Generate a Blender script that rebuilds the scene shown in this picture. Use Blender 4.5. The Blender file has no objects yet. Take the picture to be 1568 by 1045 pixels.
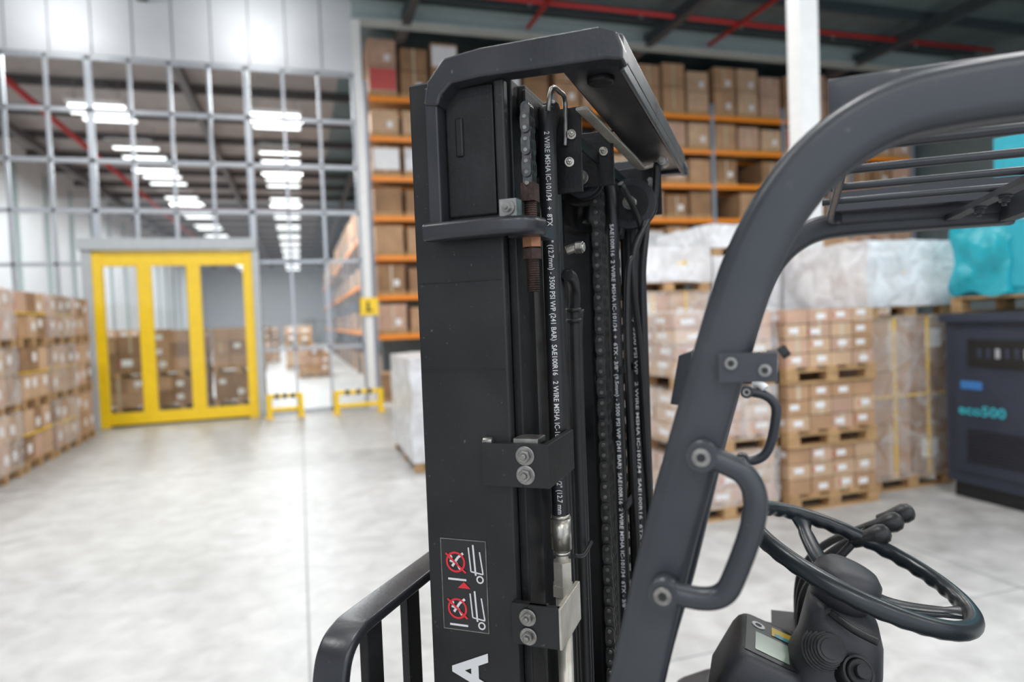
import bpy, math, random
from mathutils import Vector, Matrix, noise
random.seed(7)
scene=bpy.context.scene
COL=bpy.context.collection
# ---------------------------------------------------------------- materials
def newmat(name):
    m=bpy.data.materials.new(name); m.use_nodes=True
    nt=m.node_tree; b=nt.nodes['Principled BSDF']
    return m,nt,b
def pmat(name,col,rough=.5,metal=0,var=0.0,scale=8,bump=0.0,bscale=60,col2=None,coat=0,stretch=None,emis=None,es=0,rvar=0,spec=.5,speck=0):
    m,nt,b=newmat(name)
    b.inputs['Base Color'].default_value=(*col,1); b.inputs['Roughness'].default_value=rough
    b.inputs['Metallic'].default_value=metal
    b.inputs['Specular IOR Level'].default_value=spec
    if coat: b.inputs['Coat Weight'].default_value=coat
    tc=nt.nodes.new('ShaderNodeTexCoord'); mp=nt.nodes.new('ShaderNodeMapping')
    nt.links.new(tc.outputs['Object'],mp.inputs[0])
    if stretch: mp.inputs['Scale'].default_value=stretch
    if var or col2:
        n=nt.nodes.new('ShaderNodeTexNoise'); n.inputs['Scale'].default_value=scale; n.inputs['Detail'].default_value=6
        nt.links.new(mp.outputs[0],n.inputs['Vector'])
        r=nt.nodes.new('ShaderNodeValToRGB'); nt.links.new(n.outputs['Fac'],r.inputs[0])
        c2=col2 or tuple(min(1,c*(1+var)) for c in col); c1=col if col2 else tuple(c*(1-var) for c in col)
        r.color_ramp.elements[0].position=.35; r.color_ramp.elements[1].position=.68
        r.color_ramp.elements[0].color=(*c1,1); r.color_ramp.elements[1].color=(*c2,1)
        last=r.outputs[0]
        if speck:
            n3=nt.nodes.new('ShaderNodeTexNoise'); n3.inputs['Scale'].default_value=110; n3.inputs['Detail'].default_value=8; n3.inputs['Roughness'].default_value=.7
            nt.links.new(mp.outputs[0],n3.inputs['Vector'])
            r3=nt.nodes.new('ShaderNodeValToRGB'); nt.links.new(n3.outputs['Fac'],r3.inputs[0])
            r3.color_ramp.elements[0].position=.64; r3.color_ramp.elements[0].color=(0,0,0,1)
            r3.color_ramp.elements[1].position=.72; r3.color_ramp.elements[1].color=(speck,speck,speck,1)
            mx=nt.nodes.new('ShaderNodeMix'); mx.data_type='RGBA'
            nt.links.new(r3.outputs[0],mx.inputs[0]); nt.links.new(last,mx.inputs[6]); mx.inputs[7].default_value=(.30,.29,.28,1)
            last=mx.outputs[2]
        nt.links.new(last,b.inputs['Base Color'])
        if rvar:
            mr=nt.nodes.new('ShaderNodeMapRange'); nt.links.new(n.outputs['Fac'],mr.inputs[0])
            mr.inputs[1].default_value=.3; mr.inputs[2].default_value=.7
            mr.inputs[3].default_value=rough-rvar; mr.inputs[4].default_value=rough+rvar
            nt.links.new(mr.outputs[0],b.inputs['Roughness'])
    if bump:
        n2=nt.nodes.new('ShaderNodeTexNoise'); n2.inputs['Scale'].default_value=bscale; n2.inputs['Detail'].default_value=4
        nt.links.new(mp.outputs[0],n2.inputs['Vector'])
        bp=nt.nodes.new('ShaderNodeBump'); bp.inputs['Strength'].default_value=bump; bp.inputs['Distance'].default_value=.01
        nt.links.new(n2.outputs['Fac'],bp.inputs['Height']); nt.links.new(bp.outputs[0],b.inputs['Normal'])
    if emis:
        b.inputs['Emission Color'].default_value=(*emis,1); b.inputs['Emission Strength'].default_value=es
    return m
M={}
M['card1']=pmat('cardboard_tan',(.47,.28,.155),.75,var=.14,scale=3,bump=.05)
M['card2']=pmat('cardboard_light',(.57,.38,.24),.75,var=.12,scale=3)
M['card3']=pmat('cardboard_brown',(.31,.175,.09),.75,var=.16,scale=3)
M['card4']=pmat('cardboard_pinkish',(.54,.34,.24),.7,var=.12,scale=4)
M['label']=pmat('label_paper',(.82,.82,.82),.5,var=.03)
M['labelred']=pmat('label_red_print',(.60,.10,.09),.5,var=.05)
M['tape']=pmat('packing_tape',(.60,.50,.36),.25,var=.05)
M['wood']=pmat('pallet_wood',(.46,.28,.13),.75,var=.25,scale=6,stretch=(1,6,6),bump=.2)
M['orange']=pmat('orange_powder_coat',(.92,.28,.015),.4,var=.04)
M['rackblue']=pmat('upright_grey_blue',(.28,.31,.36),.45,var=.05)
M['yellow']=pmat('yellow_paint',(.95,.63,.008),.35,var=.04,coat=.2)
M['alu']=pmat('mullion_aluminium',(.46,.49,.53),.35,metal=.3,var=.05)
M['header']=pmat('door_header_grey',(.48,.51,.53),.4,var=.04)
M['wallwhite']=pmat('white_panel',(.64,.66,.69),.4,var=.03,scale=2)
M['joint']=pmat('panel_joint',(.27,.28,.29),.6,var=.05)
M['ceil']=pmat('roof_deck',(.11,.155,.165),.6,var=.15,scale=2)
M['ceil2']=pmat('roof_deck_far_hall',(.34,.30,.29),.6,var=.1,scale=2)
M['purlin']=pmat('roof_purlin',(.04,.055,.062),.5,var=.1)
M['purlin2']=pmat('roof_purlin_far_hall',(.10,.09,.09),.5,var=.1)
M['beam']=pmat('roof_beam_grey',(.38,.45,.45),.5,var=.05)
M['darkwall']=pmat('far_wall_dark',(.13,.17,.18),.7,var=.1)
M['red']=pmat('sprinkler_red',(.45,.02,.02),.4,var=.08)
M['colwhite']=pmat('column_paint',(.80,.80,.79),.45,var=.03)
M['lamp']=pmat('lamp_diffuser',(1,1,1),.5,emis=(1,1,.99),es=2.2)
M['lampbody']=pmat('lamp_body',(.7,.7,.7),.5,var=.02)
M['black']=pmat('black_plastic',(.012,.012,.013),.45,var=.2,bump=.08,bscale=200)
M['mast']=pmat('mast_black_paint',(.0085,.0085,.009),.45,col2=(.016,.016,.0165),scale=14,bump=.04,bscale=160,rvar=.08,spec=.4,speck=.4)
M['mast2']=pmat('mast_inner_black',(.005,.005,.0055),.5,col2=(.011,.011,.012),scale=30,bump=.06,bscale=180,spec=.4,speck=.2)
M['guard']=pmat('guard_graphite_paint',(.030,.034,.041),.38,col2=(.041,.045,.052),scale=10,bump=.03,bscale=300,rvar=.06,speck=.15)
M['guardblk']=pmat('crown_dark_paint',(.018,.019,.023),.33,col2=(.028,.029,.034),scale=12,bump=.03,bscale=200,rvar=.06,speck=.4)
M['rubber']=pmat('hose_rubber',(.010,.010,.011),.42,var=.25,scale=40,bump=.05,bscale=400)
M['chain']=pmat('chain_oiled_steel',(.12,.118,.115),.3,metal=.8,var=.3,scale=90)
M['zinc']=pmat('zinc_plated',(.50,.47,.42),.35,metal=.9,var=.2,scale=60,bump=.1)
M['steel']=pmat('steel_bolt',(.30,.29,.27),.35,metal=.9,var=.3,scale=80)
M['tube']=pmat('steel_tube_beige',(.50,.47,.41),.4,metal=.5,var=.15,scale=40)
M['rust']=pmat('rusty_rod',(.050,.028,.023),.6,metal=.4,var=.4,scale=60,bump=.2,bscale=200)
M['brass']=pmat('copper_nut',(.36,.17,.09),.4,metal=.7,var=.2,scale=60)
M['white']=pmat('white_print',(.64,.64,.64),.5,var=.02)
M['redprint']=pmat('red_print',(.62,.02,.03),.45,var=.02)
M['labelblk']=pmat('decal_black',(.014,.014,.015),.35,var=.05)
M['wheelblk']=pmat('steering_wheel_rubber',(.013,.018,.022),.32,var=.15,scale=20,bump=.02,bscale=300)
M['dash']=pmat('dash_plastic',(.028,.029,.034),.5,var=.12,bump=.08,bscale=500)
M['lcd']=pmat('lcd_glass',(.20,.27,.21),.2,var=.03)
M['machdark']=pmat('machine_navy_paint',(.035,.044,.068),.4,var=.08)
M['teal']=pmat('turquoise_paint',(.03,.40,.50),.35,var=.05)
M['tealprint']=pmat('turquoise_print',(.05,.50,.60),.4,var=.02)
M['tyre']=pmat('tyre_rubber',(.02,.02,.02),.8,var=.2,bump=.3)
M['seat']=pmat('seat_vinyl',(.02,.02,.022),.5,var=.1,bump=.1)
M['blue']=pmat('blue_label',(.05,.2,.5),.4,var=.02)
def wrapmat(name,col,mixf,rough=.22):
    m,nt,b=newmat(name)
    b.inputs['Base Color'].default_value=(*col,1); b.inputs['Roughness'].default_value=rough
    tc=nt.nodes.new('ShaderNodeTexCoord'); n=nt.nodes.new('ShaderNodeTexNoise'); n.inputs['Scale'].default_value=5
    n.inputs['Detail'].default_value=4; n.inputs['Distortion'].default_value=1.2
    nt.links.new(tc.outputs['Object'],n.inputs['Vector'])
    bp=nt.nodes.new('ShaderNodeBump'); bp.inputs['Strength'].default_value=.45; bp.inputs['Distance'].default_value=.06
    nt.links.new(n.outputs['Fac'],bp.inputs['Height']); nt.links.new(bp.outputs[0],b.inputs['Normal'])
    tr=nt.nodes.new('ShaderNodeBsdfTransparent'); mx=nt.nodes.new('ShaderNodeMixShader')
    mr=nt.nodes.new('ShaderNodeMapRange'); nt.links.new(n.outputs['Fac'],mr.inputs[0])
    mr.inputs[1].default_value=.3; mr.inputs[2].default_value=.7
    mr.inputs[3].default_value=max(0,mixf-.2); mr.inputs[4].default_value=min(1,mixf+.2)
    nt.links.new(mr.outputs[0],mx.inputs[0]); nt.links.new(tr.outputs[0],mx.inputs[1]); nt.links.new(b.outputs[0],mx.inputs[2])
    nt.links.new(mx.outputs[0],nt.nodes['Material Output'].inputs[0])
    return m
M['wrapw']=wrapmat('white_stretch_film',(.86,.88,.91),.85)
M['wrapc']=wrapmat('clear_stretch_film',(.85,.85,.86),.25)
M['wrapt']=wrapmat('turquoise_film',(.02,.42,.52),.9)
def glassmat():
    m,nt,b=newmat('window_glass'); nt.nodes.remove(b)
    tr=nt.nodes.new('ShaderNodeBsdfTransparent'); tr.inputs[0].default_value=(.93,.96,.97,1)
    gl=nt.nodes.new('ShaderNodeBsdfGlossy'); gl.inputs['Roughness'].default_value=.02
    fr=nt.nodes.new('ShaderNodeFresnel'); fr.inputs['IOR'].default_value=1.45
    mx=nt.nodes.new('ShaderNodeMixShader')
    nt.links.new(fr.outputs[0],mx.inputs[0]); nt.links.new(tr.outputs[0],mx.inputs[1]); nt.links.new(gl.outputs[0],mx.inputs[2])
    nt.links.new(mx.outputs[0],nt.nodes['Material Output'].inputs[0]); return m
M['glass']=glassmat()
def floormat():
    m,nt,b=newmat('polished_concrete')
    tc=nt.nodes.new('ShaderNodeTexCoord')
    n=nt.nodes.new('ShaderNodeTexNoise'); n.inputs['Scale'].default_value=4.6; n.inputs['Detail'].default_value=8; n.inputs['Roughness'].default_value=.58; n.inputs['Distortion'].default_value=.4
    n2=nt.nodes.new('ShaderNodeTexNoise'); n2.inputs['Scale'].default_value=.6; n2.inputs['Detail'].default_value=5
    for x in (n,n2): nt.links.new(tc.outputs['Object'],x.inputs['Vector'])
    r=nt.nodes.new('ShaderNodeValToRGB'); e=r.color_ramp.elements
    e[0].position=.28; e[0].color=(.40,.395,.39,1); e[1].position=.64; e[1].color=(.58,.577,.57,1)
    nt.links.new(n.outputs['Fac'],r.inputs[0])
    r2=nt.nodes.new('ShaderNodeValToRGB'); e=r2.color_ramp.elements
    e[0].position=.3; e[0].color=(.86,.86,.86,1); e[1].position=.65; e[1].color=(1,1,1,1)
    nt.links.new(n2.outputs['Fac'],r2.inputs[0])
    mx=nt.nodes.new('ShaderNodeMix'); mx.data_type='RGBA'; mx.blend_type='MULTIPLY'; mx.inputs[0].default_value=1
    nt.links.new(r.outputs[0],mx.inputs[6]); nt.links.new(r2.outputs[0],mx.inputs[7]); nt.links.new(mx.outputs[2],b.inputs['Base Color'])
    mr=nt.nodes.new('ShaderNodeMapRange'); nt.links.new(n.outputs['Fac'],mr.inputs[0]); mr.inputs[3].default_value=.30; mr.inputs[4].default_value=.52
    nt.links.new(mr.outputs[0],b.inputs['Roughness'])
    return m
M['concrete']=floormat()
# ---------------------------------------------------------------- mesh builder
class MB:
    def __init__(s): s.v=[];s.f=[];s.mi=[];s.mats=[];s.sm=[]
    def m(s,k):
        if k not in s.mats: s.mats.append(k)
        return s.mats.index(k)
    def add(s,vs,fs,k,smooth=False):
        o=len(s.v); s.v+= [tuple(v) for v in vs]; i=s.m(k)
        for f in fs: s.f.append([o+a for a in f]); s.mi.append(i); s.sm.append(smooth)
    def box(s,x0,x1,y0,y1,z0,z1,k):
        vs=[(x,y,z) for x in(x0,x1) for y in(y0,y1) for z in(z0,z1)]
        fs=[(0,1,3,2),(4,6,7,5),(0,4,5,1),(2,3,7,6),(0,2,6,4),(1,5,7,3)]
        s.add(vs,fs,k)
    def prism(s,pts,axis,a0,a1,k,smooth=False):
        n=len(pts)
        def P(p,a):
            if axis=='x': return (a,p[0],p[1])
            if axis=='y': return (p[0],a,p[1])
            return (p[0],p[1],a)
        vs=[P(p,a0) for p in pts]+[P(p,a1) for p in pts]
        s.add(vs,[(i,(i+1)%n,n+(i+1)%n,n+i) for i in range(n)],k,smooth)
        o=len(s.v)-2*n
        s.f.append([o+i for i in range(n)][::-1]); s.mi.append(s.m(k)); s.sm.append(False)
        s.f.append([o+n+i for i in range(n)]); s.mi.append(s.m(k)); s.sm.append(False)
    def cyl(s,p0,p1,r0,k,r1=None,n=20,caps=True,smooth=True):
        r1=r0 if r1 is None else r1
        p0=Vector(p0);p1=Vector(p1);d=(p1-p0).normalized()
        a=d.orthogonal().normalized(); b=d.cross(a)
        vs=[]
        for p,r in((p0,r0),(p1,r1)):
            for i in range(n):
                t=2*math.pi*i/n+math.pi/n; vs.append(p+(a*math.cos(t)+b*math.sin(t))*r)
        o=len(s.v)
        s.add(vs,[(i,(i+1)%n,n+(i+1)%n,n+i) for i in range(n)],k,smooth)
        if caps:
            i=s.m(k)
            s.f.append([o+j for j in range(n)][::-1]); s.mi.append(i); s.sm.append(False)
            s.f.append([o+n+j for j in range(n)]); s.mi.append(i); s.sm.append(False)
    def tube(s,pts,r,k,n=14,res=6,closed=False,caps=True):
        pts=smooth_path(pts,res,closed); L=len(pts)
        rings=[]; prev=None
        for i,p in enumerate(pts):
            if closed: t=(pts[(i+1)%L]-pts[i-1]).normalized()
            else: t=(pts[min(i+1,L-1)]-pts[max(i-1,0)]).normalized()
            a=t.orthogonal().normalized() if prev is None else (prev-t*prev.dot(t)).normalized()
            prev=a; b=t.cross(a)
            rings.append([p+(a*math.cos(2*math.pi*j/n)+b*math.sin(2*math.pi*j/n))*(r(i/(L-1)) if callable(r) else r) for j in range(n)])
        s.loft(rings,k,closed,caps)
    def sweep(s,pts,sec,ref,k,res=6,smooth=True,raw=False):
        pts=[Vector(p) for p in pts] if raw else smooth_path(pts,res,False); ref=Vector(ref); L=len(pts); rings=[]
        for i,p in enumerate(pts):
            t=(pts[min(i+1,L-1)]-pts[max(i-1,0)]).normalized()
            b=t.cross(ref).normalized()
            rings.append([p+ref*q[0]+b*q[1] for q in sec])
        s.loft(rings,k,False,True,smooth)
    def loft(s,rings,k,closed=False,caps=True,smooth=True):
        n=len(rings[0]); L=len(rings); o=len(s.v)
        vs=[v for r in rings for v in r]; fs=[]
        for i in range(L if closed else L-1):
            i2=(i+1)%L
            for j in range(n): fs.append((i*n+j,i*n+(j+1)%n,i2*n+(j+1)%n,i2*n+j))
        s.add(vs,fs,k,smooth)
        if caps and not closed:
            i=s.m(k)
            s.f.append([o+j for j in range(n)][::-1]); s.mi.append(i); s.sm.append(False)
            s.f.append([o+(L-1)*n+j for j in range(n)]); s.mi.append(i); s.sm.append(False)
    def build(s,name,parent=None,bevel=0,loc=None,rotz=0,seg=2):
        me=bpy.data.meshes.new(name); me.from_pydata(s.v,[],s.f)
        for k in s.mats: me.materials.append(M[k])
        me.polygons.foreach_set('material_index',s.mi); me.polygons.foreach_set('use_smooth',s.sm)
        me.update()
        import bmesh
        bm=bmesh.new(); bm.from_mesh(me); bmesh.ops.recalc_face_normals(bm,faces=bm.faces); bm.to_mesh(me); bm.free()
        ob=bpy.data.objects.new(name,me); COL.objects.link(ob)
        if loc: ob.location=loc
        ob.rotation_euler[2]=rotz
        if parent: ob.parent=parent
        if bevel:
            bv=ob.modifiers.new('b','BEVEL'); bv.width=bevel; bv.segments=seg; bv.limit_method='ANGLE'; bv.angle_limit=.6
            bv.harden_normals=False
        return ob
def smooth_path(pts,res,closed):
    P=[Vector(p) for p in pts]; n=len(P)
    if res<=1 or n<3: return P
    out=[]
    rng=range(n if closed else n-1)
    for i in rng:
        p0=P[i-1] if (closed or i>0) else P[0]; p1=P[i]; p2=P[(i+1)%n]
        p3=P[(i+2)%n] if (closed or i+2<n) else P[-1]
        for j in range(res):
            t=j/res
            out.append(.5*((2*p1)+(-p0+p2)*t+(2*p0-5*p1+4*p2-p3)*t*t+(-p0+3*p1-3*p2+p3)*t**3))
    if not closed: out.append(P[-1])
    return out
def rrect(w,h,r,n=4):
    out=[]
    for cx,cy,a0 in((w/2-r,h/2-r,0),(-w/2+r,h/2-r,90),(-w/2+r,-h/2+r,180),(w/2-r,-h/2+r,270)):
        for i in range(n+1):
            a=math.radians(a0+90*i/n); out.append((cx+r*math.cos(a),cy+r*math.sin(a)))
    return out
def textverts(body,size,sx=1.0,font_offset=0.0):
    c=bpy.data.curves.new('txt','FONT'); c.body=body; c.size=size; c.offset=font_offset; c.resolution_u=2
    o=bpy.data.objects.new('txt',c); COL.objects.link(o)
    dg=bpy.context.evaluated_depsgraph_get(); dg.update()
    me=bpy.data.meshes.new_from_object(o.evaluated_get(dg))
    vs=[(v.co.x*sx,v.co.y) for v in me.vertices]; fs=[list(p.vertices) for p in me.polygons]
    bpy.data.objects.remove(o); bpy.data.meshes.remove(me)
    return vs,fs
# ---------------------------------------------------------------- room shell
CZ=8.4
def simple(name,x0,x1,y0,y1,z0,z1,k,bev=0):
    b=MB(); b.box(x0,x1,y0,y1,z0,z1,k); return b.build(name,bevel=bev)
simple('floor',-11,17.2,-9,76,-.2,0,'concrete')
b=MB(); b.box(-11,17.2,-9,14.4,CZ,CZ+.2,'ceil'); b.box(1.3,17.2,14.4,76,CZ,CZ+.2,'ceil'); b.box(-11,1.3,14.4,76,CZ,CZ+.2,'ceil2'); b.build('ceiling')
simple('wall_left',-11.2,-11,-9,76,0,CZ,'wallwhite')
simple('wall_right',17.2,17.4,-9,76,0,CZ,'darkwall')
simple('wall_far',-11,17.2,76,76.2,0,CZ,'wallwhite')
simple('wall_back',1.9,17.2,16.9,17.1,0,CZ,'darkwall')
b=MB(); b.box(-11,1.3,14.38,14.5,6.88,CZ,'wallwhite')
x=-10.9
while x<1.3: b.box(x,x+.02,14.365,14.38,6.9,CZ,'joint'); x+=.68
b.build('wall_front_cladding')
b=MB()
for x in (-8.2,-4.1,-.03,4.1,8.2,12.3): b.box(x-.006,x+.006,-9,76,-.01,.0015,'joint')
for y in (-3,3,9,15,21): b.box(-11,17.2,y-.005,y+.005,-.01,.0012,'joint')
b.build('trim_1')
b=MB()
y=-8
while y<76:
    if y<14: b.box(-11,17.2,y,y+.08,CZ-.24,CZ-.002,'purlin'); y+=1.35
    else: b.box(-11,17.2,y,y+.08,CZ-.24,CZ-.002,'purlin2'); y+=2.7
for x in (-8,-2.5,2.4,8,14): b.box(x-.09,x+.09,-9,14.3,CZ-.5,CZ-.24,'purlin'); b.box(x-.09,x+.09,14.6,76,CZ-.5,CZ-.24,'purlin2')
b.build('trim_2')
b=MB(); b.box(1.3,17.2,14.38,14.5,7.95,8.3,'beam'); b.box(1.3,17.2,14.2,14.6,7.93,7.96,'beam'); b.box(1.3,17.2,14.2,14.6,8.29,8.32,'beam')
b.build('trim_3')
def pipe(x0,y0,z0,x1,y1,z1,r):
    b=MB(); b.cyl((x0,y0,z0),(x1,y1,z1),r,'red')
    n=6
    for i in range(1,n):
        p=Vector((x0,y0,z0)).lerp(Vector((x1,y1,z1)),i/n); b.cyl(p,p-Vector((0,0,.12)),.02,'steel',n=8)
    b.build('sprinkler_pipe')
pipe(5.0,-8.9,8.0,5.0,14.1,8.0,.05); pipe(9.5,-8.9,8.0,9.5,14.1,8.0,.05); pipe(-6.2,14.8,7.7,-6.2,75.8,7.7,.08)
pipe(2.2,13.0,8.05,17,13.0,8.05,.05)
pipe(-5.9,33,7.0,1.3,33,7.0,.10)
# glazed partition
b=MB()
Y0,Y1=14.38,14.46
xs=[-3.5-.68*i for i in range(11,0,-1)]+[-3.5+.68*i for i in range(0,8)]
for x in xs:
    i=round((x+3.5)/.68); thick=.055 if i%4==0 else .027
    if -3.45<x<-.9: b.box(x-thick,x+thick,Y0,Y1,3.52,6.85,'alu')
    else: b.box(x-thick,x+thick,Y0,Y1,0,6.85,'alu')
for z in (3.05,4.03,4.95,5.87,6.83):
    if z<3.4: b.box(-11,-3.6,Y0,Y1,z-.03,z+.03,'alu'); b.box(-.7,1.27,Y0,Y1,z-.03,z+.03,'alu')
    else: b.box(-11,1.27,Y0,Y1,z-.035,z+.035,'alu')
for z in (1.3,.05): b.box(-11,-3.7,Y0,Y1,z-.03,z+.03,'alu'); b.box(-.7,1.27,Y0,Y1,z-.03,z+.03,'alu')
b.box(-11,-3.6,14.415,14.42,0,6.85,'glass'); b.box(-.8,1.27,14.415,14.42,0,6.85,'glass'); b.box(-3.6,-.8,14.415,14.42,3.5,6.85,'glass')
b.build('window_1')
simple('trim_4',1.29,1.45,14.25,14.6,0,7.92,'colwhite',.01)
# yellow rapid door
b=MB()
b.box(-3.75,-.72,14.05,14.37,3.27,3.48,'header')
b.box(-3.72,-3.56,14.12,14.37,0,3.27,'header'); b.box(-.82,-.7,14.12,14.37,0,3.27,'header')
b.box(-3.56,-3.40,14.16,14.30,0,3.25,'yellow'); b.box(-1.0,-.82,14.16,14.30,0,3.25,'yellow')
b.box(-3.40,-1.0,14.18,14.28,2.98,3.25,'yellow'); b.box(-3.40,-1.0,14.18,14.28,.04,.26,'yellow')
b.box(-2.84,-2.60,14.18,14.28,.26,2.98,'yellow'); b.box(-2.0,-1.76,14.18,14.28,.26,2.98,'yellow')
b.box(-3.40,-1.0,14.23,14.24,.26,2.98,'glass'); b.box(-3.4,-1.0,14.2,14.26,0,.04,'black')
b.build('door_1',bevel=.006)
b=MB()
b.box(5.85,6.11,6.80,7.06,0,CZ,'colwhite'); b.box(5.79,6.17,6.74,7.12,0,.05,'colwhite'); b.box(5.79,6.17,6.74,7.12,7.8,7.85,'colwhite')
b.build('steel_column',bevel=.02)
# ---------------------------------------------------------------- lights
def lamp_fix(x,y,z):
    b=MB()
    b.box(x-.62,x+.62,y-.08,y+.08,z,z+.04,'lamp'); b.box(x-.65,x+.65,y-.12,y+.12,z+.04,z+.10,'lampbody')
    for xx in (x-.5,x+.5): b.cyl((xx,y,z+.1),(xx,y,CZ-.25),.008,'steel',n=6)
    b.build('strip_lamp')
for x in (-.35,-4.6,4.0,8.6,12.9):
    for y in (-6,-2,2,6,9.6):
        if not(x>10 and y>9): lamp_fix(x,y,7.45)
for x in (-.35,-4.6):
    y=19.6
    while y<74: lamp_fix(x,y,7.45); lamp_fix(x,y+1.25,7.45); y+=4.3
def area(name,loc,sx,sy,power,rot=(0,0,0),col=(1,.995,.985)):
    l=bpy.data.lights.new(name,'AREA'); l.shape='RECTANGLE'; l.size=sx; l.size_y=sy; l.energy=power; l.color=col
    o=bpy.data.objects.new(name,l); COL.objects.link(o); o.location=loc; o.rotation_euler=rot
for x in (-.35,-4.6,4.0,8.6,12.9):
    for y in (-5,2,9): area('lamp_light',(x,y,7.40),1.4,.6,122)
for x in (-.35,-4.6):
    for y in (18,26,38,50,64): area('lamp_light_far',(x,y,7.40),1.4,4,350)
for x in (-3.9,-.6): area('added_wall_wash',(x,13.3,7.55),1.1,.3,12,rot=(math.radians(86),0,0))  # added wash without a fixture, imitating lamp reflections on the cladding
w=bpy.data.worlds.new('world'); scene.world=w; w.use_nodes=True
bg=w.node_tree.nodes['Background']; bg.inputs[0].default_value=(.82,.89,1,1); bg.inputs[1].default_value=1.15
# ---------------------------------------------------------------- pallets
def pallet(b,x0,y0,z0,w,d):
    for i in range(5):
        xx=x0+i*(w-.1)/4; b.box(xx,xx+.1,y0,y0+d,z0+.12,z0+.142,'wood')
    for yy in (y0,y0+d/2-.05,y0+d-.1):
        b.box(x0,x0+w,yy,yy+.1,z0+.1,z0+.12,'wood')
        b.box(x0,x0+w,yy,yy+.1,z0,z0+.02,'wood')
        for xx in (x0,x0+w/2-.06,x0+w-.12): b.box(xx,xx+.12,yy,yy+.1,z0+.02,z0+.1,'wood')
CARDS=['card1','card2','card3','card4']
def boxes(b,x0,y0,z0,w,d,nx,ny,nz,bh,cards,lab=.6,strap=True):
    bw,bd=w/nx,d/ny
    for i in range(nx):
        for j in range(ny):
            for k in range(nz):
                if 0<i<nx-1 and 0<j<ny-1 and k<nz-1: continue
                g=.006; jx=random.uniform(-.006,.006)
                c=random.choice(cards)
                X0=x0+i*bw+g+jx;X1=x0+(i+1)*bw-g+jx;Y0_=y0+j*bd+g;Y1_=y0+(j+1)*bd-g;Z0=z0+k*bh;Z1=Z0+bh-.008
                b.box(X0,X1,Y0_,Y1_,Z0,Z1,c)
                cx=(X0+X1)/2;cy=(Y0_+Y1_)/2
                if j==0:
                    b.box(cx-.02,cx+.02,Y0_-.002,Y0_,Z0+.0,Z1,'tape') if random.random()<.3 else None
                    if random.random()<lab:
                        lx=cx+random.uniform(-.2,.1)*bw; lz=Z0+bh*random.uniform(.2,.45)
                        b.box(lx-.2*bw,lx+.2*bw,Y0_-.003,Y0_,lz,lz+bh*.35,'label')
                        if random.random()<.3: b.box(lx-.3*bw,lx-.24*bw,Y0_-.003,Y0_,lz,lz+bh*.3,'labelred')
                for side,cond in ((0,i==0),(1,i==nx-1)):
                    if cond and random.random()<lab:
                        xx=(X0-.003,X0) if side==0 else (X1,X1+.003)
                        lz=Z0+bh*random.uniform(.2,.45); ly=cy+random.uniform(-.2,.2)*bd
                        b.box(xx[0],xx[1],ly-.2*bd,ly+.2*bd,lz,lz+bh*.35,'label')
def filmbox(b,x0,x1,y0,y1,z0,z1,k,amp=.010,n=12,top=True):
    def disp(p):
        nv=noise.noise_vector(Vector(p)*5.0)*amp*2; return Vector(p)+nv
    def grid(o,u,v):
        vs=[];fs=[]
        for i in range(n+1):
            for j in range(n+1): vs.append(disp(Vector(o)+Vector(u)*(i/n)+Vector(v)*(j/n)))
        for i in range(n):
            for j in range(n): fs.append((i*(n+1)+j,(i+1)*(n+1)+j,(i+1)*(n+1)+j+1,i*(n+1)+j+1))
        b.add(vs,fs,k,True)
    W,D,Hh=x1-x0,y1-y0,z1-z0
    grid((x0,y0,z0),(W,0,0),(0,0,Hh)); grid((x0,y1,z0),(W,0,0),(0,0,Hh))
    grid((x0,y0,z0),(0,D,0),(0,0,Hh)); grid((x1,y0,z0),(0,D,0),(0,0,Hh))
    if top: grid((x0,y0,z1),(W,0,0),(0,D,0))
def stack(name,x0,y0,w,d,tiers,cards=CARDS,film=None,lab=.6,straps=None,z0=0):
    b=MB(); z=z0
    for t in tiers:
        nx,ny,nz,bh=t[:4]
        pallet(b,x0,y0,z,w,d); z+=.142
        boxes(b,x0+.01,y0+.01,z,w-.02,d-.02,nx,ny,nz,bh,cards,lab)
        f=t[4] if len(t)>4 else film
        if f: filmbox(b,x0-.015,x0+w+.015,y0-.015,y0+d+.015,z-.03,z+nz*bh+.02,f)
        if straps:
            for xx in (x0+w*.3,x0+w*.7): b.box(xx-.008,xx+.008,y0-.006,y0+d+.006,z-.02,z+nz*bh+.004,straps)
            for zz in (z+nz*bh*.5,): b.box(x0-.006,x0+w+.006,y0-.006,y0+d+.006,zz,zz+.014,straps)
        z+=nz*bh
    return b.build(name)
for i,y in enumerate((6.7,7.85,9.0,10.15,11.3,12.35)):
    stack('pallet_of_boxes',-4.55,y,1.15,1.0 if i<5 else .85,[(3,3,2,.33),(3,3,2,.33),(3,3,2,.3)],film=None if i%2 else 'wrapc',lab=.7,straps='yellow' if i in(3,4) else None)
for i,y in enumerate((8.4,10.6,12.2)):
    stack('pallet_of_boxes',-5.9,y,1.15,1.1,[(3,3,2,.34),(3,3,2,.33),(2,3,2,.3)],film='wrapc')
stack('wrapped_pallet',1.2,7.85,1.1,1.7,[(2,3,4,.29)],film='wrapw',straps='yellow')
stack('pallet_of_boxes',3.9,4.8,.95,1.15,[(4,3,3,.135),(4,3,3,.135),(4,3,4,.125)],cards=['card4','card2','card1'],lab=.85)
stack('pallet_of_boxes',2.88,4.86,.95,1.15,[(3,3,3,.135),(3,3,3,.135),(3,3,4,.125)],cards=['card4','card2'],lab=.9,film='wrapc')
stack('wrapped_pallet',3.12,6.15,.95,1.1,[(2,2,3,.3),(2,3,2,.38,'wrapc'),(2,3,1,.30,'wrapw')],cards=['card4','card2'],film='wrapc',straps='yellow')
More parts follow.
